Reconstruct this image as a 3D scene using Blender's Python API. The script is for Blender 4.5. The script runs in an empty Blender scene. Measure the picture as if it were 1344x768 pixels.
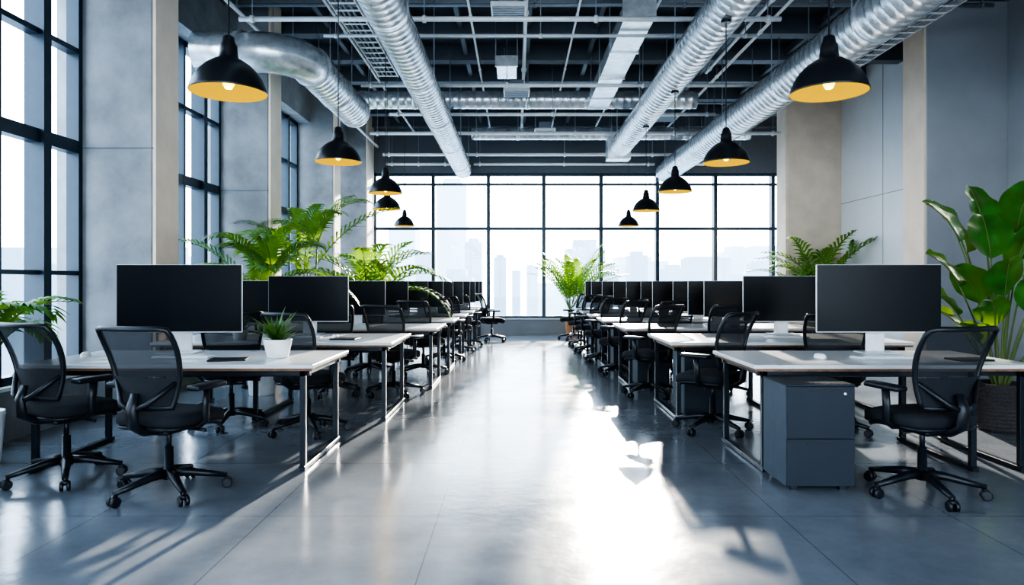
import bpy, bmesh, math, random
from mathutils import Vector, Matrix
random.seed(7)
S=bpy.context.scene
C=bpy.context.collection
try:
    S.view_settings.view_transform='AgX'
    S.view_settings.look='AgX - High Contrast'
    S.view_settings.exposure=1.2
except Exception as e: print(e)

# ---------------- materials ----------------
def mat(name,col,rough=.5,metal=0,spec=.5,emit=None,es=0,noise=None,bump=0,bscale=40):
    m=bpy.data.materials.new(name); m.use_nodes=True
    nt=m.node_tree; b=nt.nodes['Principled BSDF']
    b.inputs['Base Color'].default_value=(*col,1); b.inputs['Roughness'].default_value=rough
    b.inputs['Metallic'].default_value=metal; b.inputs['Specular IOR Level'].default_value=spec
    if emit: b.inputs['Emission Color'].default_value=(*emit,1); b.inputs['Emission Strength'].default_value=es
    tc=nt.nodes.new('ShaderNodeTexCoord')
    n=nt.nodes.new('ShaderNodeTexNoise'); nt.links.new(tc.outputs['Object'],n.inputs['Vector'])
    amt,sc=noise if noise else (.08,12)
    n.inputs['Scale'].default_value=sc; n.inputs['Detail'].default_value=6; n.inputs['Roughness'].default_value=.6
    r=nt.nodes.new('ShaderNodeValToRGB'); r.color_ramp.elements[0].position=.3; r.color_ramp.elements[1].position=.7
    r.color_ramp.elements[0].color=(*[c*(1-amt) for c in col],1); r.color_ramp.elements[1].color=(*[min(1,c*(1+amt)) for c in col],1)
    nt.links.new(n.outputs['Fac'],r.inputs['Fac']); nt.links.new(r.outputs['Color'],b.inputs['Base Color'])
    if bump:
        n2=nt.nodes.new('ShaderNodeTexNoise'); n2.inputs['Scale'].default_value=bscale; n2.inputs['Detail'].default_value=5
        nt.links.new(tc.outputs['Object'],n2.inputs['Vector'])
        bp=nt.nodes.new('ShaderNodeBump'); bp.inputs['Strength'].default_value=bump; bp.inputs['Distance'].default_value=.01
        nt.links.new(n2.outputs['Fac'],bp.inputs['Height']); nt.links.new(bp.outputs['Normal'],b.inputs['Normal'])
    return m
M={}
M['concrete']=mat('concrete',(.25,.262,.28),.8,noise=(.28,2.2),bump=.3)
M['wallgrey']=mat('wall_grey',(.31,.325,.35),.7,noise=(.07,1.5),bump=.1)
M['wallwhite']=mat('wall_white',(.76,.78,.81),.5,noise=(.04,1.5))
M['beige_lit']=mat('beige_warm_light',(.76,.63,.51),.75,noise=(.10,2.5),bump=.15)  # beige with warm sunlight on the column faces painted into the colour
M['ceil']=mat('ceiling_dark',(.06,.072,.088),.8,noise=(.2,2))
M['joist']=mat('joist_dark',(.085,.10,.12),.55)
M['pipe']=mat('pipe_metal',(.76,.78,.80),.35,.1)
M['pipedark']=mat('pipe_dark',(.25,.28,.32),.4,.2)
M['duct']=mat('duct_galvanised',(.72,.75,.78),.26,.7,noise=(.24,9),bump=.3,bscale=14)
M['frame']=mat('window_frame',(.018,.034,.052),.35,.4)
M['black']=mat('black_plastic',(.008,.010,.014),.38,spec=.4)
M['fabric']=mat('black_fabric',(.008,.010,.015),.85,noise=(.3,120),bump=.3,bscale=300)
M['blackmetal']=mat('black_metal',(.016,.022,.03),.32,.4)
M['screen']=mat('screen_glass',(.004,.006,.009),.32,spec=.25)
M['bezel']=mat('bezel',(.02,.024,.03),.35)
M['silver']=mat('silver_plastic',(.66,.68,.70),.3,.2)
M['white']=mat('white_ceramic',(.76,.77,.78),.3)
M['desktop']=mat('desk_laminate',(.58,.59,.61),.28,noise=(.05,5))
M['wood']=mat('wood_edge',(.16,.08,.04),.5,noise=(.35,18))
M['cab']=mat('cabinet_charcoal',(.026,.032,.042),.6,spec=.25,noise=(.05,4))
M['cabside']=mat('cabinet_side_grey',(.07,.083,.10),.6,spec=.25)
M['leaf']=mat('palm_leaf',(.045,.16,.018),.45,noise=(.5,7))
M['leaf2']=mat('broad_leaf',(.022,.11,.015),.36,noise=(.5,5))
M['leafd']=mat('dark_leaf',(.03,.10,.025),.5,noise=(.4,8))
for k,tw in (('leaf',.26),('leaf2',.18),('leafd',.2)):
    b=M[k].node_tree.nodes['Principled BSDF']
    nt=M[k].node_tree; tr=nt.nodes.new('ShaderNodeBsdfTranslucent'); tr.inputs['Color'].default_value=(.32,.52,.02,1)
    mx=nt.nodes.new('ShaderNodeMixShader'); mx.inputs[0].default_value=tw
    nt.links.new(b.outputs[0],mx.inputs[1]); nt.links.new(tr.outputs[0],mx.inputs[2]); nt.links.new(mx.outputs[0],nt.nodes['Material Output'].inputs[0])
M['stem']=mat('stem',(.10,.14,.04),.6)
M['soil']=mat('soil',(.03,.02,.015),.95)
M['terracotta']=mat('terracotta',(.52,.23,.11),.7)
M['basket']=mat('woven_basket',(.045,.04,.04),.8,noise=(.5,60),bump=.8,bscale=60)
M['lampout']=mat('lamp_enamel',(.012,.013,.016),.32,.2)
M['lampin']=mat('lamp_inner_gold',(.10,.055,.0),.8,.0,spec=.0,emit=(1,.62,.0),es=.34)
M['bulb']=mat('bulb',(1,.8,.2),.3,emit=(1,.78,.10),es=1.6)
M['paper']=mat('paper',(.6,.6,.6),.7)
m=mat('chair_mesh',(.009,.012,.017),.7); nt=m.node_tree; b=nt.nodes['Principled BSDF']
tp=nt.nodes.new('ShaderNodeBsdfTransparent'); mx=nt.nodes.new('ShaderNodeMixShader'); mx.inputs[0].default_value=.18
nt.links.new(b.outputs[0],mx.inputs[1]); nt.links.new(tp.outputs[0],mx.inputs[2]); nt.links.new(mx.outputs[0],nt.nodes['Material Output'].inputs[0]); M['mesh']=m
m=bpy.data.materials.new('window_glass'); m.use_nodes=True; nt=m.node_tree; nt.nodes.clear()
o=nt.nodes.new('ShaderNodeOutputMaterial'); tp=nt.nodes.new('ShaderNodeBsdfTransparent'); tp.inputs[0].default_value=(.95,.975,.99,1)
gl=nt.nodes.new('ShaderNodeBsdfGlossy'); gl.inputs['Roughness'].default_value=.03; mx=nt.nodes.new('ShaderNodeMixShader'); mx.inputs[0].default_value=.05
nt.links.new(tp.outputs[0],mx.inputs[1]); nt.links.new(gl.outputs[0],mx.inputs[2]); nt.links.new(mx.outputs[0],o.inputs[0]); M['glass']=m
# floor
m=bpy.data.materials.new('polished_concrete_floor'); m.use_nodes=True; nt=m.node_tree; b=nt.nodes['Principled BSDF']; L=nt.links.new
tc=nt.nodes.new('ShaderNodeTexCoord'); n=nt.nodes.new('ShaderNodeTexNoise'); n.inputs['Scale'].default_value=1.3; n.inputs['Detail'].default_value=10; n.inputs['Roughness'].default_value=.75
L(tc.outputs['Object'],n.inputs['Vector']); r=nt.nodes.new('ShaderNodeValToRGB')
r.color_ramp.elements[0].position=.25; r.color_ramp.elements[0].color=(.115,.128,.15,1); r.color_ramp.elements[1].position=.78; r.color_ramp.elements[1].color=(.22,.238,.265,1)
L(n.outputs['Fac'],r.inputs['Fac'])
sp=nt.nodes.new('ShaderNodeSeparateXYZ'); L(tc.outputs['Object'],sp.inputs[0])
def joint(out,off,size):
    a=nt.nodes.new('ShaderNodeMath'); a.operation='SUBTRACT'; L(out,a.inputs[0]); a.inputs[1].default_value=off
    d=nt.nodes.new('ShaderNodeMath'); d.operation='DIVIDE'; L(a.outputs[0],d.inputs[0]); d.inputs[1].default_value=size
    r0=nt.nodes.new('ShaderNodeMath'); r0.operation='ROUND'; L(d.outputs[0],r0.inputs[0])
    s=nt.nodes.new('ShaderNodeMath'); s.operation='SUBTRACT'; L(d.outputs[0],s.inputs[0]); L(r0.outputs[0],s.inputs[1])
    ab=nt.nodes.new('ShaderNodeMath'); ab.operation='ABSOLUTE'; L(s.outputs[0],ab.inputs[0])
    lt=nt.nodes.new('ShaderNodeMath'); lt.operation='LESS_THAN'; L(ab.outputs[0],lt.inputs[0]); lt.inputs[1].default_value=.0035/size
    return lt.outputs[0]
j=nt.nodes.new('ShaderNodeMath'); j.operation='MAXIMUM'; L(joint(sp.outputs['X'],.52,.96),j.inputs[0]); L(joint(sp.outputs['Y'],3.85,1.12),j.inputs[1])
jm=nt.nodes.new('ShaderNodeMath'); jm.operation='MULTIPLY'; L(j.outputs[0],jm.inputs[0]); jm.inputs[1].default_value=.5
mxc=nt.nodes.new('ShaderNodeMix'); mxc.data_type='RGBA'; L(jm.outputs[0],mxc.inputs[0]); L(r.outputs['Color'],mxc.inputs[6]); mxc.inputs[7].default_value=(.03,.035,.045,1)
L(mxc.outputs[2],b.inputs['Base Color'])
n2=nt.nodes.new('ShaderNodeTexNoise'); n2.inputs['Scale'].default_value=3; n2.inputs['Detail'].default_value=3; L(tc.outputs['Object'],n2.inputs['Vector'])
mr=nt.nodes.new('ShaderNodeMapRange'); mr.inputs['From Min'].default_value=.2; mr.inputs['From Max'].default_value=.8; mr.inputs['To Min'].default_value=.12; mr.inputs['To Max'].default_value=.22
L(n2.outputs['Fac'],mr.inputs['Value']); L(mr.outputs[0],b.inputs['Roughness'])
bp=nt.nodes.new('ShaderNodeBump'); bp.inputs['Strength'].default_value=.1; bp.inputs['Distance'].default_value=.01
n3=nt.nodes.new('ShaderNodeTexNoise'); n3.inputs['Scale'].default_value=14; n3.inputs['Detail'].default_value=5; L(tc.outputs['Object'],n3.inputs['Vector']); L(n3.outputs['Fac'],bp.inputs['Height']); L(bp.outputs['Normal'],b.inputs['Normal'])
b.inputs['Specular IOR Level'].default_value=.8
M['floor']=m
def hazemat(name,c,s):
    m=mat(name,(.12,.15,.19),.9,emit=c,es=s,noise=(.1,.2)); return m  # emission paints aerial haze into the tower colours
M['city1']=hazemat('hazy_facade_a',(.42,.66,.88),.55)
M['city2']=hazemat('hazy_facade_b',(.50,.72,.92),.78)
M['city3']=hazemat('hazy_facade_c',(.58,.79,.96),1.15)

# ---------------- mesh builder ----------------
class MB:
    def __init__(s): s.v=[];s.f=[];s.m=[];s.s=[];s.mats=[]
    def mi(s,k):
        if k not in s.mats: s.mats.append(k)
        return s.mats.index(k)
    def add(s,vs,fs,k,smooth=False,mx=None):
        o=len(s.v); i=s.mi(k)
        for p in vs:
            p=Vector(p)
            if mx: p=mx@p
            s.v.append(p)
        for n,f in enumerate(fs):
            s.f.append([a+o for a in f]); s.m.append(i); s.s.append(smooth if isinstance(smooth,bool) else smooth[n])
    def box(s,a,b,k,bev=0,mx=None,smooth=False,seg=1):
        a=Vector(a);b=Vector(b)
        bm=bmesh.new(); bmesh.ops.create_cube(bm,size=1)
        for v in bm.verts: v.co=Vector([(a[i]+b[i])/2+v.co[i]*(b[i]-a[i]) for i in range(3)])
        if bev: bmesh.ops.bevel(bm,geom=bm.edges[:],offset=bev,segments=seg,profile=.5,affect='EDGES')
        bm.verts.index_update()
        s.add([v.co.copy() for v in bm.verts],[[v.index for v in f.verts] for f in bm.faces],k,smooth,mx); bm.free()
    def tube(s,path,r,k,n=12,caps=True,mx=None,sx=1):
        path=[Vector(p) for p in path]; N=len(path)
        rs=r if isinstance(r,(list,tuple)) else [r]*N
        vs=[];fs=[];sm=[]
        up=None
        for i,p in enumerate(path):
            t=(path[min(i+1,N-1)]-path[max(i-1,0)]).normalized()
            if up is None:
                up=Vector((0,0,1)) if abs(t.z)<.9 else Vector((1,0,0))
            a=(up-t*up.dot(t)).normalized(); up=a; b2=t.cross(a)
            for q in range(n):
                an=2*math.pi*q/n; vs.append(p+a*math.cos(an)*rs[i]+b2*math.sin(an)*rs[i]*sx)
        for i in range(N-1):
            for q in range(n):
                q2=(q+1)%n; fs.append([i*n+q,i*n+q2,(i+1)*n+q2,(i+1)*n+q]); sm.append(True)
        if caps:
            fs.append(list(range(n))[::-1]); sm.append(False); fs.append([(N-1)*n+q for q in range(n)]); sm.append(False)
        s.add(vs,fs,k,sm,mx)
    def lathe(s,prof,k,n=32,mx=None,center=(0,0)):
        vs=[];fs=[]
        for (r,z) in prof:
            for q in range(n):
                an=2*math.pi*q/n; vs.append((center[0]+r*math.cos(an),center[1]+r*math.sin(an),z))
        for i in range(len(prof)-1):
            for q in range(n):
                q2=(q+1)%n; fs.append([i*n+q,i*n+q2,(i+1)*n+q2,(i+1)*n+q])
        s.add(vs,fs,k,True,mx)
    def mesh(s,name):
        me=bpy.data.meshes.new(name); me.from_pydata([tuple(v) for v in s.v],[],s.f)
        for k in s.mats: me.materials.append(M[k])
        me.polygons.foreach_set('material_index',s.m); me.polygons.foreach_set('use_smooth',s.s); me.update(); return me
    def obj(s,name,loc=(0,0,0),rz=0):
        return place(s.mesh(name),name,loc,rz)
def place(me,name,loc=(0,0,0),rz=0,sc=1):
    o=bpy.data.objects.new(name,me); C.objects.link(o); o.location=loc; o.rotation_euler=(0,0,rz); o.scale=(sc,)*3 if not isinstance(sc,tuple) else sc; return o
def bx(name,a,b,k,bev=0):
    q=MB(); q.box(a,b,k,bev); return q.obj(name)

CEIL=5.4; YB=17.0; YF=-3.0; XL=-4.2; XR=6.63
# ---------------- shell ----------------
bx('floor',(XL-.3,YF-.3,-.2),(XR+.3,YB+.3,0),'floor')
bx('ceiling',(XL-.3,YF-.3,CEIL),(XR+.3,YB+.3,CEIL+.2),'ceil')
q=MB()
q.box((XL-.3,YF-.3,0),(XL,YB+.3,.42),'concrete'); q.box((XL-.3,YF-.3,4.4),(XL+.2,YB,CEIL),'concrete')
q.box((XL-.32,YF-.3,.42),(XL+.04,YB,.45),'wallwhite')
q.obj('wall_left')
colL=[(-2.6,-2.15),(.45,.9),(3.55,4.0),(6.7,7.17),(9.83,10.3),(13.3,13.75),(16.2,17.0)]
for (a,b) in colL:
    q=MB(); q.box((XL-.3,a,0),(-3.56,b,CEIL),'concrete',.01); q.box((-3.56,a+.01,0),(-3.53,b-.01,CEIL),'beige_lit'); 
    q.box((XL-.3,a-.003,2.62),(-3.55,a+.02,2.628),'joist')
    q.obj('column')
q=MB(); q.box((XL-.3,YB,0),(XR+.3,YB+.3,.40),'wallgrey'); q.box((XL-.3,YB,4.02),(XR+.3,YB+.3,CEIL),'joist'); q.box((XL-.3,YB,.4),(-3.55,YB+.3,4.02),'concrete')
q.box((-3.5,YB-.05,.385),(XR,YB+.02,.41),'wallwhite'); q.obj('wall_back')
q=MB(); q.box((XR,YF-.3,0),(XR+.3,YB+.3,CEIL),'wallwhite')
q.box((XR-.008,YF,0),(XR+.01,9.25,CEIL),'wallgrey')
for y in (10.9,12.4): q.box((XR-.006,y,0),(XR+.01,y+.012,CEIL),'wallgrey')
q.box((XR-.006,9.8,2.9),(XR+.01,14,2.912),'wallgrey')
q.obj('wall_right')
for (a,b,k) in [(0,.5,'wallgrey'),(4.6,5.12,'wallgrey'),(9.25,9.77,'wallgrey'),(14,14.5,'beige_lit')]:
    q=MB(); q.box((5.53,a,0),(XR,b,CEIL),k,.01); q.box((5.5,a+.01,0),(5.53,b-.01,CEIL),'beige_lit'); q.obj('column')
q=MB(); q.box((XL-.3,YF-.3,0),(XR+.3,YF,.42),'wallgrey'); q.box((XL-.3,YF-.3,4.4),(XR+.3,YF,CEIL),'wallgrey'); q.obj('wall_front')
bx('baseboard_right',(XR-.02,.5,0),(XR,17,.1),'wallgrey'); bx('baseboard_back',(-3.5,YB-.015,0),(XR,YB,.08),'wallgrey')
# ---------------- windows ----------------
wn=[0]
def window(axis,fixed,u0,u1,z0,z1,muls,bars,inward):
    wn[0]+=1; q=MB()
    def B(ua,ub,za,zb,d,k,off=.1):
        if axis=='x': 
            y=fixed+inward*(-off); q.box((ua,y-d/2,za),(ub,y+d/2,zb),k)
        else:
            x=fixed+inward*(-off); q.box((x-d/2,ua,za),(x+d/2,ub,zb),k)
    B(u0,u1,z0,z0+.07,.12,'frame'); B(u0,u1,z1-.07,z1,.12,'frame'); B(u0,u0+.06,z0,z1,.12,'frame'); B(u1-.06,u1,z0,z1,.12,'frame')
    for i,(u,w) in enumerate(muls): B(u-w/2,u+w/2,z0,z1,.12 if w<.08 else .18,'frame')
    for z,w in bars: B(u0,u1,z-w/2,z+w/2,.11,'frame')
    if axis=='x': y=fixed-inward*.1; vs=[(u0,y,z0),(u1,y,z0),(u1,y,z1),(u0,y,z1)]
    else: x=fixed-inward*.1; vs=[(x,u0,z0),(x,u1,z0),(x,u1,z1),(x,u0,z1)]
    q.add(vs,[[0,1,2,3]],'glass'); q.obj('window_%d'%wn[0])
xs=[-2.07,-.70,.68,2.1,3.5,4.94,6.37]
window('x',YB,-3.55,XR,.4,4.02,[(x,.085) for x in xs],[(2.64,.07),(3.74,.05)],-1)
gaps=[(-2.15,.45),(.9,3.55),(4.0,6.7),(7.17,9.83),(10.3,13.3),(13.75,16.2)]
for (a,b) in gaps:
    n=5; mu=[(a+(b-a)*i/n,.1 if i in(2,4) else .05) for i in range(1,n)]
    window('y',XL,a,b,.45,4.4,mu,[(2.62,.12),(3.55,.05),(1.4,.04)],1)
window('x',YF,XL,XR,.42,4.4,[(x,.08) for x in (-2.5,-.9,.7,2.3,3.9,5.4)],[(2.62,.1)],1)  # unseen window added behind the camera to light the column fronts

# ---------------- ceiling structure ----------------
q=MB()
y=-2
while y<16.8:
    q.box((XL+.2,y,5.12),(XR,y+.12,5.4),'joist'); q.box((XL+.2,y-.05,5.10),(XR,y+.17,5.13),'joist'); y+=1.25
for x in (-2.9,-1.9,-.9,.15,1.2,2.6,3.4,4.6,5.7): q.box((x,-2.9,5.2),(x+.07,16.95,5.32),'joist')
q.obj('trim_1')
def hangers(q,pts,z1=5.2,r=.006):
    for p in pts: q.tube([p,(p[0],p[1],z1)],r,'pipedark',6)
def xpipe(y,z,x0,x1,r=.022,k='pipe',name='ceiling_pipe'):
    q=MB(); q.tube([(x0,y,z),(x1,y,z)],r,k,10)
    n=max(2,int((x1-x0)/2)); 
    for i in range(n+1):
        x=x0+.15+(x1-x0-.3)*i/n; q.tube([(x-.02,y,z),(x+.02,y,z)],r*1.5,k,10); hangers(q,[(x,y,z)])
    q.obj(name)
def ypipe(x,z,y0,y1,r=.02,k='pipe'):
    q=MB(); q.tube([(x,y0,z),(x,y1,z)],r,k,10)
    n=max(2,int((y1-y0)/2.2))
    for i in range(n+1):
        y=y0+.2+(y1-y0-.4)*i/n; q.tube([(x,y-.02,z),(x,y+.02,z)],r*1.5,k,10); hangers(q,[(x,y,z)])
    q.obj('ceiling_pipe')
H=1.316
for (py,zz,x0,x1,r) in [(25,4.35,-3.2,3.05,.030),(47,4.38,-2.4,3.0,.020),(112,4.35,-2.4,4.2,.030),(150,4.35,-2.3,3.6,.030),(175,4.36,-3.0,5.4,.036),(203,4.36,-3.2,5.5,.038)]:
    s=(370-py)/(zz-H); xpipe(min(900/s,16.7),zz,x0,x1,r)
xpipe(16.8,4.2,-3.2,-1.6,.034); xpipe(16.8,4.2,-1.05,3.38,.034); xpipe(16.8,4.2,3.98,5.4,.034)
xpipe(6.2,5.0,-3.9,6.4,.02,'pipedark'); xpipe(9.2,5.03,-3.9,6.4,.025,'pipedark'); xpipe(14.2,5.02,-3.9,6.4,.025,'pipedark')
for (x,z,a,b,r) in [(-3.40,4.62,0,16.8,.026),(2.93,4.55,0,10.6,.024),(-.62,4.9,2,16.5,.018),(.12,4.88,4,16.6,.03),(.82,4.92,2,16.5,.016),(-2.45,4.9,1,16.5,.022),(3.5,4.9,1,16.5,.022),(4.7,4.88,6,16.6,.028),(1.85,4.94,3,16,.018)]:
    ypipe(x,z,a,b,r)
def ribbed(p0,p1,r,step=.14):
    p0=Vector(p0);p1=Vector(p1);Ld=(p1-p0).length; n=int(Ld/step); path=[];rs=[]
    d=(p1-p0)/Ld
    for i in range(n):
        a=i*step; path+=[p0+d*a,p0+d*(a+step*.42),p0+d*(a+step*.5),p0+d*(a+step*.6)]; 
        rs+=[r,r,r*1.035,r]
    path.append(p1); rs.append(r); return path,rs
def duct(p0,p1,r,name='air_duct',extra=None):
    q=MB(); path,rs=ribbed(p0,p1,r); q.tube(path,rs,'duct',28)
    p0=Vector(p0);p1=Vector(p1); d=(p1-p0); n=int(d.length/2)
    for i in range(n):
        c=p0+d*((i+.5)/n); t=d.normalized()
        q.tube([c-t*.035,c+t*.035],r*1.06,'duct',28)
        if abs(t.y)>.5: hangers(q,[(c.x-r,c.y,c.z),(c.x+r,c.y,c.z)],5.2,.008)
        else: hangers(q,[(c.x,c.y-r,c.z),(c.x,c.y+r,c.z)],5.2,.008)
    if extra: extra(q)
    q.obj(name)
duct((-1.32,1.5,4.08),(-1.32,16.95,4.08),.21)
def ex(q):
    q.box((1.86,14.0,3.83),(2.34,14.35,4.3),'duct',.01)
duct((2.12,4.7,4.08),(2.12,14.2,4.08),.21,extra=ex)
duct((3.68,1.5,4.02),(3.68,16.95,4.02),.25)
duct((-2.9,12.6,4.66),(3.3,12.6,4.66),.165)
duct((-1.0,15.3,4.62),(5.2,15.3,4.62),.14)
q=MB(); Z=4.2
path=[(-4.0,8.6,Z),(-3.3,8.6,Z)]
for i in range(1,9):
    a=math.pi/2*i/8; path.append((-3.3+.55*math.sin(a),8.6+.55*(1-math.cos(a)),Z))
q.tube(path,.25,'duct',28)
pp,rs=ribbed((-2.75,9.15,Z),(-2.75,11.7,Z),.25); q.tube(pp,rs,'duct',28)
for y in (9.2,10.4,11.6):
    q.tube([(-2.75,y-.04,Z),(-2.75,y+.04,Z)],.27,'duct',28); hangers(q,[(-3.0,y,Z),(-2.5,y,Z)],5.2,.008)
q.tube([(-3.5,8.6,Z),(-3.42,8.6,Z)],.27,'duct',28)
q.obj('air_duct')
def rduct(x,y0,y1,z,w,h):
    q=MB(); y=y0
    while y<y1:
        q.box((x-w/2,y,z-h/2),(x+w/2,min(y+1.15,y1),z+h/2),'duct'); q.box((x-w/2-.02,y-.02,z-h/2-.02),(x+w/2+.02,y+.02,z+h/2+.02),'duct'); 
        hangers(q,[(x-w/2-.01,y,z),(x+w/2+.01,y,z)],5.2,.008); y+=1.17
    q.obj('rectangular_air_duct')
rduct(1.45,8.1,12.35,4.52,.36,.2)
rduct(-.15,10.2,10.9,4.6,.3,.12)
for (x,y,z) in [(.0,11.6,4.5),(2.9,13.4,4.5),(-.1,8.6,4.7),(-1.5,7.6,4.75),(.6,14.6,4.5),(2.4,7.3,4.7),(4.6,9.6,4.6),(-.5,6.9,4.7)]:
    q=MB(); q.box((x-.22,y-.22,z),(x+.22,y+.22,z+.05),'pipe',.005); q.box((x-.12,y-.12,z+.05),(x+.12,y+.12,z+.2),'pipedark')
    for i in range(6): q.box((x-.2,y-.18+i*.07,z-.012),(x+.2,y-.16+i*.07,z),'pipedark')
    hangers(q,[(x-.2,y-.2,z),(x+.2,y+.2,z)]); q.obj('ceiling_vent')
for (x,z,a,b) in [(-2.05,4.6,6,11),(5.1,4.6,3,12)]:
    q=MB(); q.box((x-.16,a,z),(x-.145,b,z+.07),'pipe'); q.box((x+.145,a,z),(x+.16,b,z+.07),'pipe'); y=a+.1
    while y<b: q.box((x-.15,y,z),(x+.15,y+.03,z+.012),'pipe'); y+=.22
    for c in (-.08,-.02,.05): q.tube([(x+c,a,z+.03),(x+c,b,z+.03)],.015,'pipedark',6)
    hangers(q,[(x-.15,a+.5,z),(x+.15,a+.5,z),(x-.15,b-.5,z),(x+.15,b-.5,z)]); q.obj('cable_tray')
# ---------------- pendants ----------------
def pendant_mesh(Lc):
    q=MB(); R=.222
    out=[(R,0),(R+.003,.004),(R+.001,.012),(.212,.045),(.195,.085),(.168,.125),(.130,.163),(.088,.192),(.062,.205),(.056,.212),(.052,.25),(.05,.285),(.040,.30),(.034,.335),(.012,.35),(.006,.352)]
    q.lathe(out,'lampout',40)
    inn=[(R-.002,0),(.207,.045),(.189,.085),(.161,.122),(.122,.156),(.08,.183),(.001,.195)]
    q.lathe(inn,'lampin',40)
    q.lathe([(.018,.19),(.018,.13),(.012,.12)],'lampout',16)
    q.lathe([(.0,.02),(.02,.025),(.034,.05),(.034,.08),(.02,.115),(.014,.13)],'bulb',20)
    q.tube([(0,0,.35),(0,0,Lc)],.005,'black',6)
    q.lathe([(.05,Lc-.03),(.05,Lc)],'lampout',16); q.lathe([(.0,Lc-.03),(.05,Lc-.03)],'lampout',16)
    return q.mesh('pendant_lamp')
for (px,py,s,top) in [(300,122,218,CEIL),(1088,122,218,CEIL),(444,213,134,CEIL),(953,214,134,3.88),(506,254,98,CEIL),(886,252,98,3.87),(508,275,80,CEIL),(848,277,80,3.87),(531,297,62,CEIL),(825,297,62,CEIL)]:
    z=H+(370-py)/s; x=(px-678)/s; y=900/s
    place(pendant_mesh(top-z),'pendant_lamp',(x,y,z))
    l=bpy.data.lights.new('pendant_light','POINT'); l.energy=1; l.color=(1,.62,.08); l.shadow_soft_size=.03
    o=bpy.data.objects.new('pendant_light',l); C.objects.link(o); o.location=(x,y,z-.02)

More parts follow.
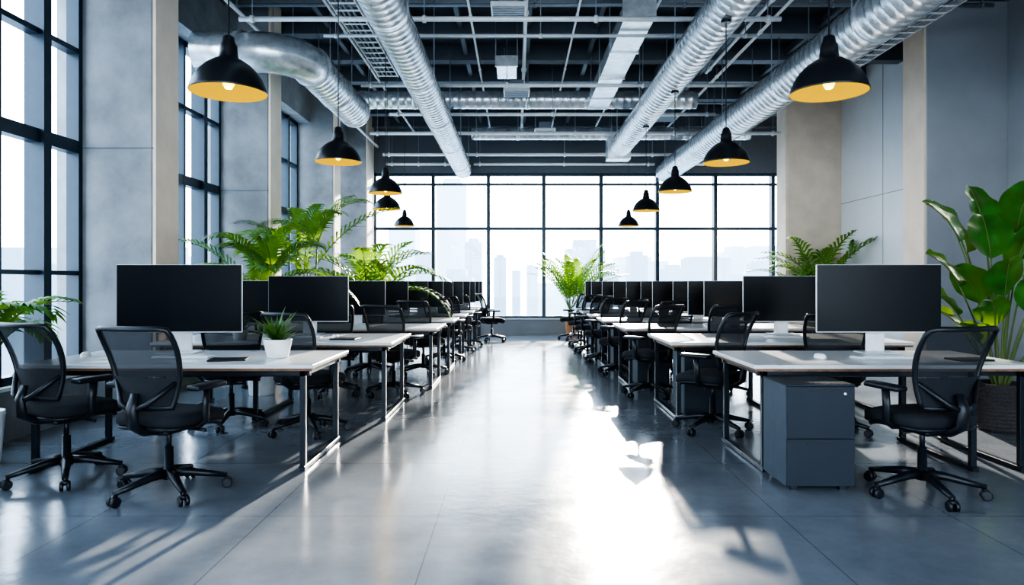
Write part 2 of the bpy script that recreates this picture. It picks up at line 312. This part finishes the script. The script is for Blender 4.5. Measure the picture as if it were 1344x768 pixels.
# ---------------- office chair (faces +Y) ----------------
def chair_mesh():
    q=MB()
    for i in range(5):
        a=math.radians(90+72*i+18); c,s_=math.cos(a),math.sin(a)
        q.tube([(c*.03,s_*.03,.125),(c*.12,s_*.12,.12),(c*.22,s_*.22,.10),(c*.335,s_*.335,.078)],[.03,.026,.021,.016],'black',10,sx=1.15)
        q.tube([(c*.325,s_*.325,.085),(c*.325,s_*.325,.05)],.012,'black',8)
        t=Vector((-s_,c,0)); p=Vector((c*.335,s_*.335,.031))
        for sg in (-1,1):
            q.tube([p+t*sg*.008,p+t*sg*.012,p+t*sg*.027,p+t*sg*.031],[.026,.031,.031,.024],'black',18)
        q.tube([p-t*.02+Vector((0,0,.02)),p+t*.02+Vector((0,0,.02))],.018,'black',8)
    q.tube([(0,0,.09),(0,0,.15),(0,0,.152),(0,0,.29)],[.04,.036,.028,.026],'black',16)
    q.tube([(0,0,.28),(0,0,.41)],.016,'blackmetal',12)
    q.box((-.10,-.14,.385),(.10,.12,.435),'black',.015)
    q.tube([(.09,.0,.41),(.2,.02,.40),(.25,.02,.40)],[.008,.008,.012],'black',8)
    q.tube([(-.09,-.05,.41),(-.2,-.05,.395)],[.007,.01],'black',8)
    def pad(z0,z1,hw,y0,y1,k,dome=0,drop=.03):
        nx,ny=10,12; vs=[];fs=[]
        def outline(u,v,sh):
            x=u*hw; y=y0+(y1-y0)*(v+1)/2
            l=max(abs(u),abs(v)); 
            if l>0:
                rr=(abs(u)**5+abs(v)**5)**(1/5); f=l/rr
            else: f=1
            cx=0; cy=(y0+y1)/2
            return cx+(x-cx)*f*sh, cy+(y-cy)*f*sh
        def layer(sh,z,domeamt):
            r=[]
            for j in range(ny+1):
                for i2 in range(nx+1):
                    u=-1+2*i2/nx; v=-1+2*j/ny; x,y=outline(u,v,sh)
                    zz=z+domeamt*(1-max(abs(u),abs(v))**3)-drop*max(0,v)**3
                    r.append((x,y,zz))
            return r
        W=nx+1; n1=W*(ny+1)
        top=layer(.96,z1,dome); mid1=layer(1,z1-.012,0); mid2=layer(1,z0+.012,0); bot=layer(.94,z0,0)
        vs=top+mid1+mid2+bot
        for j in range(ny):
            for i2 in range(nx):
                a=j*W+i2; fs.append([a,a+1,a+1+W,a+W]); b_=a+3*n1; fs.append([b_,b_+W,b_+1+W,b_+1])
        ring=[i2 for i2 in range(W)]+[j*W+nx for j in range(1,ny+1)]+[ny*W+i2 for i2 in range(nx-1,-1,-1)]+[j*W for j in range(ny-1,0,-1)]
        for l in range(3):
            for t in range(len(ring)):
                a=ring[t];b_=ring[(t+1)%len(ring)]; fs.append([a+l*n1,a+(l+1)*n1,b_+(l+1)*n1,b_+l*n1])
        q.add(vs,fs,k,True)
    pad(.425,.455,.235,-.22,.25,'black')
    pad(.45,.52,.25,-.22,.27,'fabric',.018)
    def bp(u,v):
        w=.185+.065*math.sin(min(1,v*1.15)*math.pi/2) - .012*max(0,v-.8)*5*.5
        z=.57+.475*v
        y=-.235+.035*math.sin(v*math.pi*.9)-.13*v*v*.8-.02*v + .05*(u*u)
        return Vector((u*w,y,z))
    nu,nv=10,14; vs=[];fs=[]
    for j in range(nv+1):
        for i2 in range(nu+1): vs.append(bp(-1+2*i2/nu,j/nv))
    for j in range(nv):
        for i2 in range(nu): a=j*(nu+1)+i2; fs.append([a,a+1,a+nu+2,a+nu+1])
    q.add(vs,fs,'mesh',True)
    vs=[];fs=[]
    for j in range(5):
        for i2 in range(nu+1): vs.append(bp((-1+2*i2/nu)*.98,.02+.09*j)+Vector((0,-.012,0)))
    for j in range(4):
        for i2 in range(nu): a=j*(nu+1)+i2; fs.append([a,a+1,a+nu+2,a+nu+1])
    q.add(vs,fs,'fabric',True)
    loop=[bp(-1,v/12) for v in range(12)]+[bp(-.97,.985)]+[bp(u/6,1.0) for u in range(-5,6)]+[bp(.97,.985)]+[bp(1,v/12) for v in range(11,-1,-1)]+[bp(u/5,0) for u in range(4,-6,-1)]
    q.tube(loop,.0145,'black',8,sx=1.2)
    q.tube([(0,-.10,.41),(0,-.20,.42),(0,-.285,.47),(0,-.30,.57),(0,-.27,.66)],[.026,.026,.026,.024,.018],'black',10,sx=1.6)
    for sg in (-1,1):
        q.tube([(0,-.295,.56),(sg*.09,-.28,.60),bp(sg*.97,.32)+Vector((0,-.01,0))],[.02,.017,.013],'black',8)
        q.tube([(sg*.12,-.02,.43),(sg*.24,-.02,.435),(sg*.285,-.02,.47),(sg*.29,-.03,.56),(sg*.29,-.02,.665)],[.018,.018,.018,.02,.02],'black',10,sx=1.3)
        q.box((sg*.29-.045,-.15,.665),(sg*.29+.045,.12,.70),'black',.014,seg=2,smooth=True)
    return q.mesh('office_chair')
CH=chair_mesh()
def chair(x,y,deg): place(CH,'office_chair',(x,y,0),math.radians(deg))
# ---------------- desks ----------------
def desk(x0,x1,y0,d,inner,extra_legs=()):
    q=MB(); y1=y0+d; h=.745
    q.box((x0,y0,h-.028),(x1,y1,h),'desktop',.004); q.box((x0+.012,y0+.012,h-.045),(x1-.012,y1-.012,h-.028),'wood')
    for y in (y0+.08,y1-.12): q.box((x0+.05,y,h-.085),(x1-.05,y+.04,h-.045),'blackmetal')
    lx=[x0+.07,x1-.11]+list(extra_legs)
    for x in lx:
        ya,yb=y0+.05,y1-.09
        q.box((x,ya,0.03),(x+.04,ya+.04,h-.045),'blackmetal',.003); q.box((x,yb,0.03),(x+.04,yb+.04,h-.045),'blackmetal',.003)
        q.box((x-.003,ya-.02,.005),(x+.043,yb+.07,.035),'blackmetal',.003); q.box((x,ya,h-.085),(x+.04,yb+.04,h-.045),'blackmetal')
        q.box((x,ya,0),(x+.04,ya+.04,.01),'black'); q.box((x,yb,0),(x+.04,yb+.04,.01),'black')
    q.box((x0+.3,(y0+y1)/2+.1,.58),(x1-.3,(y0+y1)/2+.25,.60),'blackmetal')
    for x in (x0+.35,x1-.37): q.box((x,(y0+y1)/2+.16,.6),(x+.02,(y0+y1)/2+.19,h-.045),'blackmetal')
    q.obj('desk')
Ys=[4.72,6.45,8.4,10.1,11.6,13.0,14.3,15.5]; D=[1.0,1.15,1.0,.9,.75,.75,.75,.75]
LX=[-1.40,-1.17,-.97,-.92,-.87,-.83,-.80,-.78]
RX=[1.63,1.45,1.32,1.28,1.26,1.26,1.26]
for i in range(8): desk(-3.45,LX[i],Ys[i],D[i],LX[i],(-2.5,) if i>0 else ())
for i in range(7): desk(RX[i],3.6 if i==0 else 3.75,Ys[i]-(.02 if i==0 else 0),D[i],RX[i],(3.15,) if i==0 else (2.55,))
# ---------------- monitors ----------------
def monitor_mesh(w,z0,z1):
    q=MB(); h=z1-z0
    q.box((-w/2,-.010,z0),(w/2,.008,z1),'silver',.003); q.box((-w/2+.004,-.0135,z0+.008),(w/2-.004,-.009,z1-.004),'screen')
    q.box((-w/2+.01,.006,z0+.01),(w/2-.01,.018,z1-.01),'bezel',.004)
    q.box((-w*.28,.016,z0+h*.15),(w*.28,.045,z1-h*.2),'bezel',.012)
    q.box((-.075,.045,.008),(.075,.062,z0+h*.45),'silver',.004); q.box((-.04,.03,z0+h*.35),(.04,.05,z0+h*.5),'silver')
    q.box((-.15,-.10,0),(.15,.11,.012),'silver',.005)
    return q.mesh('computer_monitor')
MA=monitor_mesh(.99,.165,.71); MBm=monitor_mesh(.86,.14,.635); MC=monitor_mesh(.8,.12,.585)
def mon(me,x,y,r=0): place(me,'computer_monitor',(x,y,.745),math.radians(r))
mon(MA,-2.70,5.5,2); mon(MA,2.90,5.5,-1)
mon(MBm,-2.25,7.42,1); mon(MC,-3.02,7.45,0); mon(MBm,2.88,7.42,-1)
for (px,d) in [(506,9.2),(536,10.8),(562,11.85),(582,12.2),(595,13.25),(608,13.6),(617,14.55),(624,14.9),(629,15.75),(633,16.1)]:
    x=(px-678)*d/900; mon(MC,x-.4,d,random.uniform(-2,2))
    if d<13: mon(MC,x-1.35,d,0)
for (px,d) in [(924,8.75),(903,9.2),(883,10.35),(856,10.8),(841,11.85),(822,12.2),(805,13.25),(790,13.6),(776,14.55),(768,14.9)]:
    x=(px-678)*d/900; mon(MC,x+.4,d,random.uniform(-2,2))
# ---------------- chairs ----------------
chair(-2.17,4.28,-14); chair(-3.02,4.60,-22); chair(2.52,4.26,14)
chair(-1.83,6.02,-25); chair(-2.62,6.30,25); chair(1.74,6.08,42); chair(2.75,6.05,-10)
for (x,y,r) in [(-1.43,7.98,-20),(-2.15,8.0,10),(-1.33,9.78,-25),(-2.1,9.8,-5),(-1.2,11.33,-20),(-2.1,11.35,5),(-1.15,12.75,-30),(-1.05,14.05,-30),(-.55,15.2,-75),
                (1.55,7.95,38),(2.35,7.98,15),(1.5,9.8,40),(2.2,9.8,10),(1.45,11.3,35),(2.2,11.3,5),(1.4,12.72,40),(1.38,14.02,40),(1.3,15.6,60)]:
    chair(x,y,r)
# ---------------- cabinets ----------------
def cabinet(x,y,w=.44,d=.5,h=.665):
    q=MB(); q.box((0,.02,.03),(w,d,h),'cabside',.004); q.box((.003,0,.035),(w-.003,.02,h*.5-.003),'cab',.003); q.box((.003,0,h*.5+.003),(w-.003,.02,h-.006),'cab',.003)
    q.box((.0,.0,h-.004),(w,d,h+.008),'cab',.002)
    for z in (h*.5-.02,h-.02): q.box((w*.3,-.004,z-.012),(w*.7,.003,z),'black')
    for a in (.04,w-.08):
        for b_ in (.04,d-.08): q.box((a,b_,0),(a+.04,b_+.04,.03),'black')
    q.tube([(w*.85,-.004,h-.05),(w*.85,.002,h-.05)],.008,'silver',12)
    q.obj('filing_cabinet',(x,y,0))
cabinet(1.69,4.29,.43,.41); cabinet(1.62,6.62,.44,.5,.64); cabinet(1.5,8.5,.4,.5,.64); cabinet(1.44,10.18,.4,.5,.6); cabinet(1.42,11.65,.4,.5,.6); cabinet(1.42,13.05,.4,.5,.6)
# ---------------- plants ----------------
def frond(q,base,az,el,L,droop,k,nl=20,lw=.03,ll=.28,stemfrac=.25):
    p=Vector(base); n=16; step=L/n; pts=[p.copy()]; e=el
    side=Vector((-math.sin(az),math.cos(az),0))
    for i in range(n):
        d=Vector((math.cos(az)*math.cos(e),math.sin(az)*math.cos(e),math.sin(e))); p=p+d*step; pts.append(p.copy()); e-=droop/n*(.4+1.3*i/n)
    q.tube(pts,[.009*(1-.8*i/n)+.001 for i in range(n+1)],'stem',5)
    for t in range(nl):
        f=stemfrac+(1-stemfrac)*(t/(nl-1)); fi=f*n; i=min(n-1,int(fi)); pt=pts[i].lerp(pts[i+1],fi-i); d=(pts[i+1]-pts[i]).normalized(); up=side.cross(d)*-1
        if up.z<0: up=-up
        g=(f-stemfrac)/(1-stemfrac); l=ll*(.45+1.1*math.sin(math.pi*(.12+.8*g)))*.75*random.uniform(.88,1.1)
        for sg in (-1,1):
            dr=(side*sg*(1-.45*g)+d*(.55+.7*g)+up*.25).normalized(); w=d*lw*.5
            a=pt; m1=pt+dr*l*.45+Vector((0,0,.02)); e1=pt+dr*l+Vector((0,0,-l*.28))
            wv=(dr.cross(up)).normalized()*lw*.5
            q.add([a-wv*.5,a+wv*.5,m1+wv,m1-wv,(m1+e1)/2+wv*.7+Vector((0,0,l*.03)),(m1+e1)/2-wv*.7+Vector((0,0,l*.03)),e1],[[0,1,2,3],[3,2,4,5],[5,4,6]],k,True)
def pot(q,r,h,k):
    q.lathe([(0,0),(r*.78,0),(r*.8,.01),(r*.98,h*.9),(r,h*.92),(r,h),(r*.92,h),(r*.9,h*.88),(0,h*.88)],k,32)
    q.lathe([(0,h*.89),(r*.9,h*.89)],'soil',24)
def palm(x,y,H0,spread,pk='white',pr=.18,ph=.38,nf=12,k='leaf',trunk=.5,lw=.05,ll=.3,seed=1,elmin=35,nl=14):
    random.seed(seed); q=MB(); pot(q,pr,ph,pk)
    for c in range(3):
        a=c*2.1; bx_,by_=.05*math.cos(a),.05*math.sin(a); th=ph+trunk*(1-.2*c)
        q.tube([(bx_,by_,ph*.85),(bx_*1.5,by_*1.5,(ph+th)/2),(bx_*2.2,by_*2.2,th)],[.02,.016,.012],'stem',8)
        m=nf//3
        for i in range(m):
            az=2*math.pi*(i/m)+c*.7+random.uniform(-.2,.2); el=math.radians(random.uniform(elmin,85)); L=(H0-th)*random.uniform(.95,1.2)
            frond(q,(bx_*2.2,by_*2.2,th),az,el,L,math.radians(random.uniform(60,105))*spread,k,nl,lw,ll)
    for v in q.v:
        if v.x+x<-4.12: v.x=-4.12-x
        if v.x+x>6.55: v.x=6.55-x
        if v.y+y>16.95: v.y=16.95-y
    return q.obj('potted_palm',(x,y,0))
palm(-2.98,8.03,2.05,1.0,seed=3,trunk=.95,nf=15,ll=.27,elmin=42,lw=.036,nl=19)
palm(-2.95,9.76,2.72,.9,seed=5,trunk=1.45,ll=.28,nf=12,elmin=45,pr=.16,lw=.038,nl=18)
palm(-2.4,11.3,2.2,1.05,seed=8,trunk=.6,nf=21,pr=.16,ll=.34)
palm(-3.86,4.95,1.36,1.1,seed=14,trunk=.45,nf=12,ll=.2,lw=.04,pr=.14)
palm(5.95,13.5,2.4,.85,seed=21,trunk=.6,nf=18,elmin=50)
palm(1.36,16.62,2.15,.7,pk='terracotta',pr=.19,ph=.36,seed=23,trunk=.3,nf=24,elmin=52,lw=.04,nl=18,ll=.28)
def broadleaf(q,base,az,el,Ls,Ll,W,k='leaf2',droop=.75):
    p=Vector(base); side=Vector((-math.sin(az),math.cos(az),0)); e=el; pts=[p.copy()]
    for i in range(8):
        d=Vector((math.cos(az)*math.cos(e),math.sin(az)*math.cos(e),math.sin(e))); p=p+d*Ls/8; pts.append(p.copy()); e-=.03
    q.tube(pts,[.012-.0007*i for i in range(9)],'stem',6)
    tw=random.uniform(-.7,.7)
    n=14; vs=[];fs=[]
    for i in range(n+1):
        t=i/n; d=Vector((math.cos(az)*math.cos(e),math.sin(az)*math.cos(e),math.sin(e))); up=d.cross(side); 
        if up.z<0: up=-up
        sd=(side*math.cos(tw)+up*math.sin(tw)); un=d.cross(sd)
        if un.dot(up)<0: un=-un
        w=W*.5*(math.sin(math.pi*min(1,t**.8))**.7 if 0<t<1 else 0.02)
        wav=.012*math.sin(t*16)
        for u in (-1,-.55,0,.55,1): vs.append(p+sd*u*w+un*(abs(u)**1.3*w*.35+wav*abs(u)))
        p=p+d*Ll/n; e-=droop/n
    for i in range(n):
        for u in range(4): a=i*5+u; fs.append([a,a+1,a+6,a+5])
    q.add(vs,fs,k,True)
    q.tube([(vs[i*5+2]-Vector((0,0,.002))) for i in range(n+1)],.004,'stem',5)
random.seed(4)
q=MB()
q.lathe([(0,0),(.17,0),(.185,.02),(.215,.2),(.215,.3),(.2,.40),(.205,.42),(.185,.42),(.18,.37),(0,.37)],'basket',36)
for i in range(12): 
    z=.03+i*.033; r=.176+.042*math.sin(min(1,z/.3)*math.pi/2)-(.012 if z>.33 else 0)
    q.tube([(r*math.cos(a*math.pi/18),r*math.sin(a*math.pi/18),z) for a in range(37)],.011,'basket',6,caps=False)
for (az,el,Ls,Ll,W) in [(175,83,1.35,.5,.32),(195,72,1.0,.48,.30),(225,80,1.2,.5,.34),(185,68,.75,.46,.28),(20,80,1.2,.55,.36),(-60,78,1.15,.55,.36),(90,78,1.3,.55,.36),(240,74,.9,.48,.32),(130,85,1.35,.5,.32),(-20,66,.8,.5,.32),(210,62,.5,.42,.26),(170,70,.55,.42,.26),(270,74,.75,.46,.30),(60,66,.9,.5,.32),(255,84,1.4,.52,.34),(290,66,.45,.42,.28),(200,80,.8,.46,.30),(230,68,.65,.42,.28),(265,86,1.1,.48,.32),(215,84,1.45,.46,.3)]:
    a=math.radians(az); broadleaf(q,(.04*math.cos(a),.04*math.sin(a),.36),a,math.radians(el),Ls,Ll,W)
q.obj('potted_broadleaf_plant',(4.3,6.1,0))
random.seed(9)
q=MB(); q.lathe([(0,0),(.07,0),(.078,.006),(.105,.13),(.105,.14),(.096,.14),(.093,.12),(0,.12)],'white',32); q.lathe([(0,.123),(.094,.123)],'soil',20)
for i in range(70):
    az=random.uniform(0,6.28); el=math.radians(random.uniform(25,88)); L=random.uniform(.15,.29); p=Vector((random.uniform(-.03,.03),random.uniform(-.03,.03),.12)); side=Vector((-math.sin(az),math.cos(az),0)); vs=[]
    for j in range(5):
        w=.012*math.sin(math.pi*(.2+.8*j/4)); vs+=[p-side*w,p+side*w]; p=p+Vector((math.cos(az)*math.cos(el),math.sin(az)*math.cos(el),math.sin(el)))*L/4; el-=.14
    q.add(vs,[[j*2,j*2+1,j*2+3,j*2+2] for j in range(4)],'leafd',True)
dp=q.mesh('potted_succulent'); place(dp,'potted_succulent',(-1.8,5.17,.745)); place(dp,'potted_succulent',(-2.72,6.75,.745),1,.75)
# ---------------- desk items ----------------
def keyboard():
    q=MB(); q.box((-.22,-.065,0),(.22,.065,.012),'silver',.004)
    for r in range(5):
        for c in range(15): q.box((-.212+c*.0285,-.058+r*.0235,.012),(-.212+c*.0285+.025,-.058+r*.0235+.02,.018),'white')
    return q.mesh('keyboard')
KB=keyboard()
def mouse():
    q=MB(); vs=[];n=12
    prof=[(1,0),(1,.012),(.85,.026),(.5,.034),(.0,.036)]
    for r,z in prof:
        for a in range(20): an=a*math.pi/10; vs.append((.033*r*math.cos(an),.056*r*math.sin(an),z))
    fs=[[i*20+a,i*20+(a+1)%20,(i+1)*20+(a+1)%20,(i+1)*20+a] for i in range(4) for a in range(20)]
    q.add(vs,fs,'white',True); return q.mesh('computer_mouse')
MS=mouse()
for (x,y,r) in [(-2.5,5.15,-3),(2.72,5.1,2),(-2.2,7.0,0),(2.75,7.0,0)]: place(KB,'keyboard',(x,y,.745),math.radians(r))
for (x,y) in [(-3.3,5.25),(2.28,5.15),(-1.85,7.0)]: place(MS,'computer_mouse',(x,y,.745),.3)
q=MB(); q.box((-.13,-.09,0),(.13,.09,.012),'black',.003); q.box((-.125,-.085,.004),(.127,.087,.009),'paper'); nb=q.mesh('notebook')
place(nb,'notebook',(-2.1,5.0,.745),.2); place(nb,'notebook',(-1.7,6.8,.745),-.1); place(nb,'notebook',(3.3,5.0,.745),.1)
# ---------------- city ----------------
random.seed(31)
q=MB()
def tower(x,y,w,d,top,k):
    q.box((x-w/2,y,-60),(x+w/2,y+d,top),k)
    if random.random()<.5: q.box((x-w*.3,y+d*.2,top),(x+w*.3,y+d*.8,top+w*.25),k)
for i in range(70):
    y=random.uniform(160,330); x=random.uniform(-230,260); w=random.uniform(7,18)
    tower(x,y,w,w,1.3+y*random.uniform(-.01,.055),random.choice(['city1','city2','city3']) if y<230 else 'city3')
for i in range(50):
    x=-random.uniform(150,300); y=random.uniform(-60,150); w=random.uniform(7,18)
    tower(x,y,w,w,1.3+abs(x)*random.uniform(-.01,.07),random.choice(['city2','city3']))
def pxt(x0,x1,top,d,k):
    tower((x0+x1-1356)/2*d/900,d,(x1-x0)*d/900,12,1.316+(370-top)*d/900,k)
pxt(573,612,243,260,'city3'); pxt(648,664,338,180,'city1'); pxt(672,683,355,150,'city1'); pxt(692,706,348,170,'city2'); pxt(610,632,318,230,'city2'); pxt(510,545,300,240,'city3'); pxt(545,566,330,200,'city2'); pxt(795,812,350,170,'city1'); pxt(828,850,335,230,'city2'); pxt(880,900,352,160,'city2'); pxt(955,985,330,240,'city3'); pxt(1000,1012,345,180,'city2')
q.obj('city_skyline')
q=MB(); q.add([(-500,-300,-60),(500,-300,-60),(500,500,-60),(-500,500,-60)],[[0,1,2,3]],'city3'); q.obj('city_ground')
# ---------------- light ----------------
w=bpy.data.worlds.new('World'); S.world=w; w.use_nodes=True; nt=w.node_tree; bg=nt.nodes['Background']
tc=nt.nodes.new('ShaderNodeTexCoord'); sp=nt.nodes.new('ShaderNodeSeparateXYZ'); nt.links.new(tc.outputs['Generated'],sp.inputs[0])
r=nt.nodes.new('ShaderNodeValToRGB'); r.color_ramp.elements[0].position=0; r.color_ramp.elements[0].color=(.82,.915,1,1); r.color_ramp.elements[1].position=.6; r.color_ramp.elements[1].color=(.56,.76,1,1)
nt.links.new(sp.outputs['Z'],r.inputs[0]); nt.links.new(r.outputs[0],bg.inputs[0]); bg.inputs[1].default_value=4.2
sl=bpy.data.lights.new('sun','SUN'); sl.energy=11; sl.color=(1,.90,.76); sl.angle=math.radians(1.0); so=bpy.data.objects.new('sun',sl); C.objects.link(so)
az=math.radians(9); el=math.radians(14.5)
d=Vector((-math.sin(az)*math.cos(el),-math.cos(az)*math.cos(el),-math.sin(el))); so.rotation_euler=d.to_track_quat('-Z','Y').to_euler(); so.location=(30,100,40)
def portal(loc,rot,sx,sy):
    l=bpy.data.lights.new('window_portal','AREA'); l.shape='RECTANGLE'; l.size=sx; l.size_y=sy; o=bpy.data.objects.new('window_portal',l); C.objects.link(o); o.location=loc; o.rotation_euler=rot
    try: l.cycles.is_portal=True
    except Exception: bpy.data.objects.remove(o)
portal(((XR-3.5)/2,YB+.32,2.2),(math.radians(-90),0,0),10.1,3.6)
portal((XL-.33,7.1,2.4),(0,math.radians(-90),0),4,18.5)
portal((1.2,YF-.33,2.4),(math.radians(90),0,0),10.8,4)
# ---------------- camera ----------------
cd=bpy.data.cameras.new('camera'); cd.sensor_width=36; cd.lens=36*900/1344; cd.shift_x=-6/1344; cd.shift_y=-14/1344; cd.clip_end=2000
co=bpy.data.objects.new('camera',cd); C.objects.link(co); co.location=(0,0,H); co.rotation_euler=(math.radians(90),0,0); S.camera=co
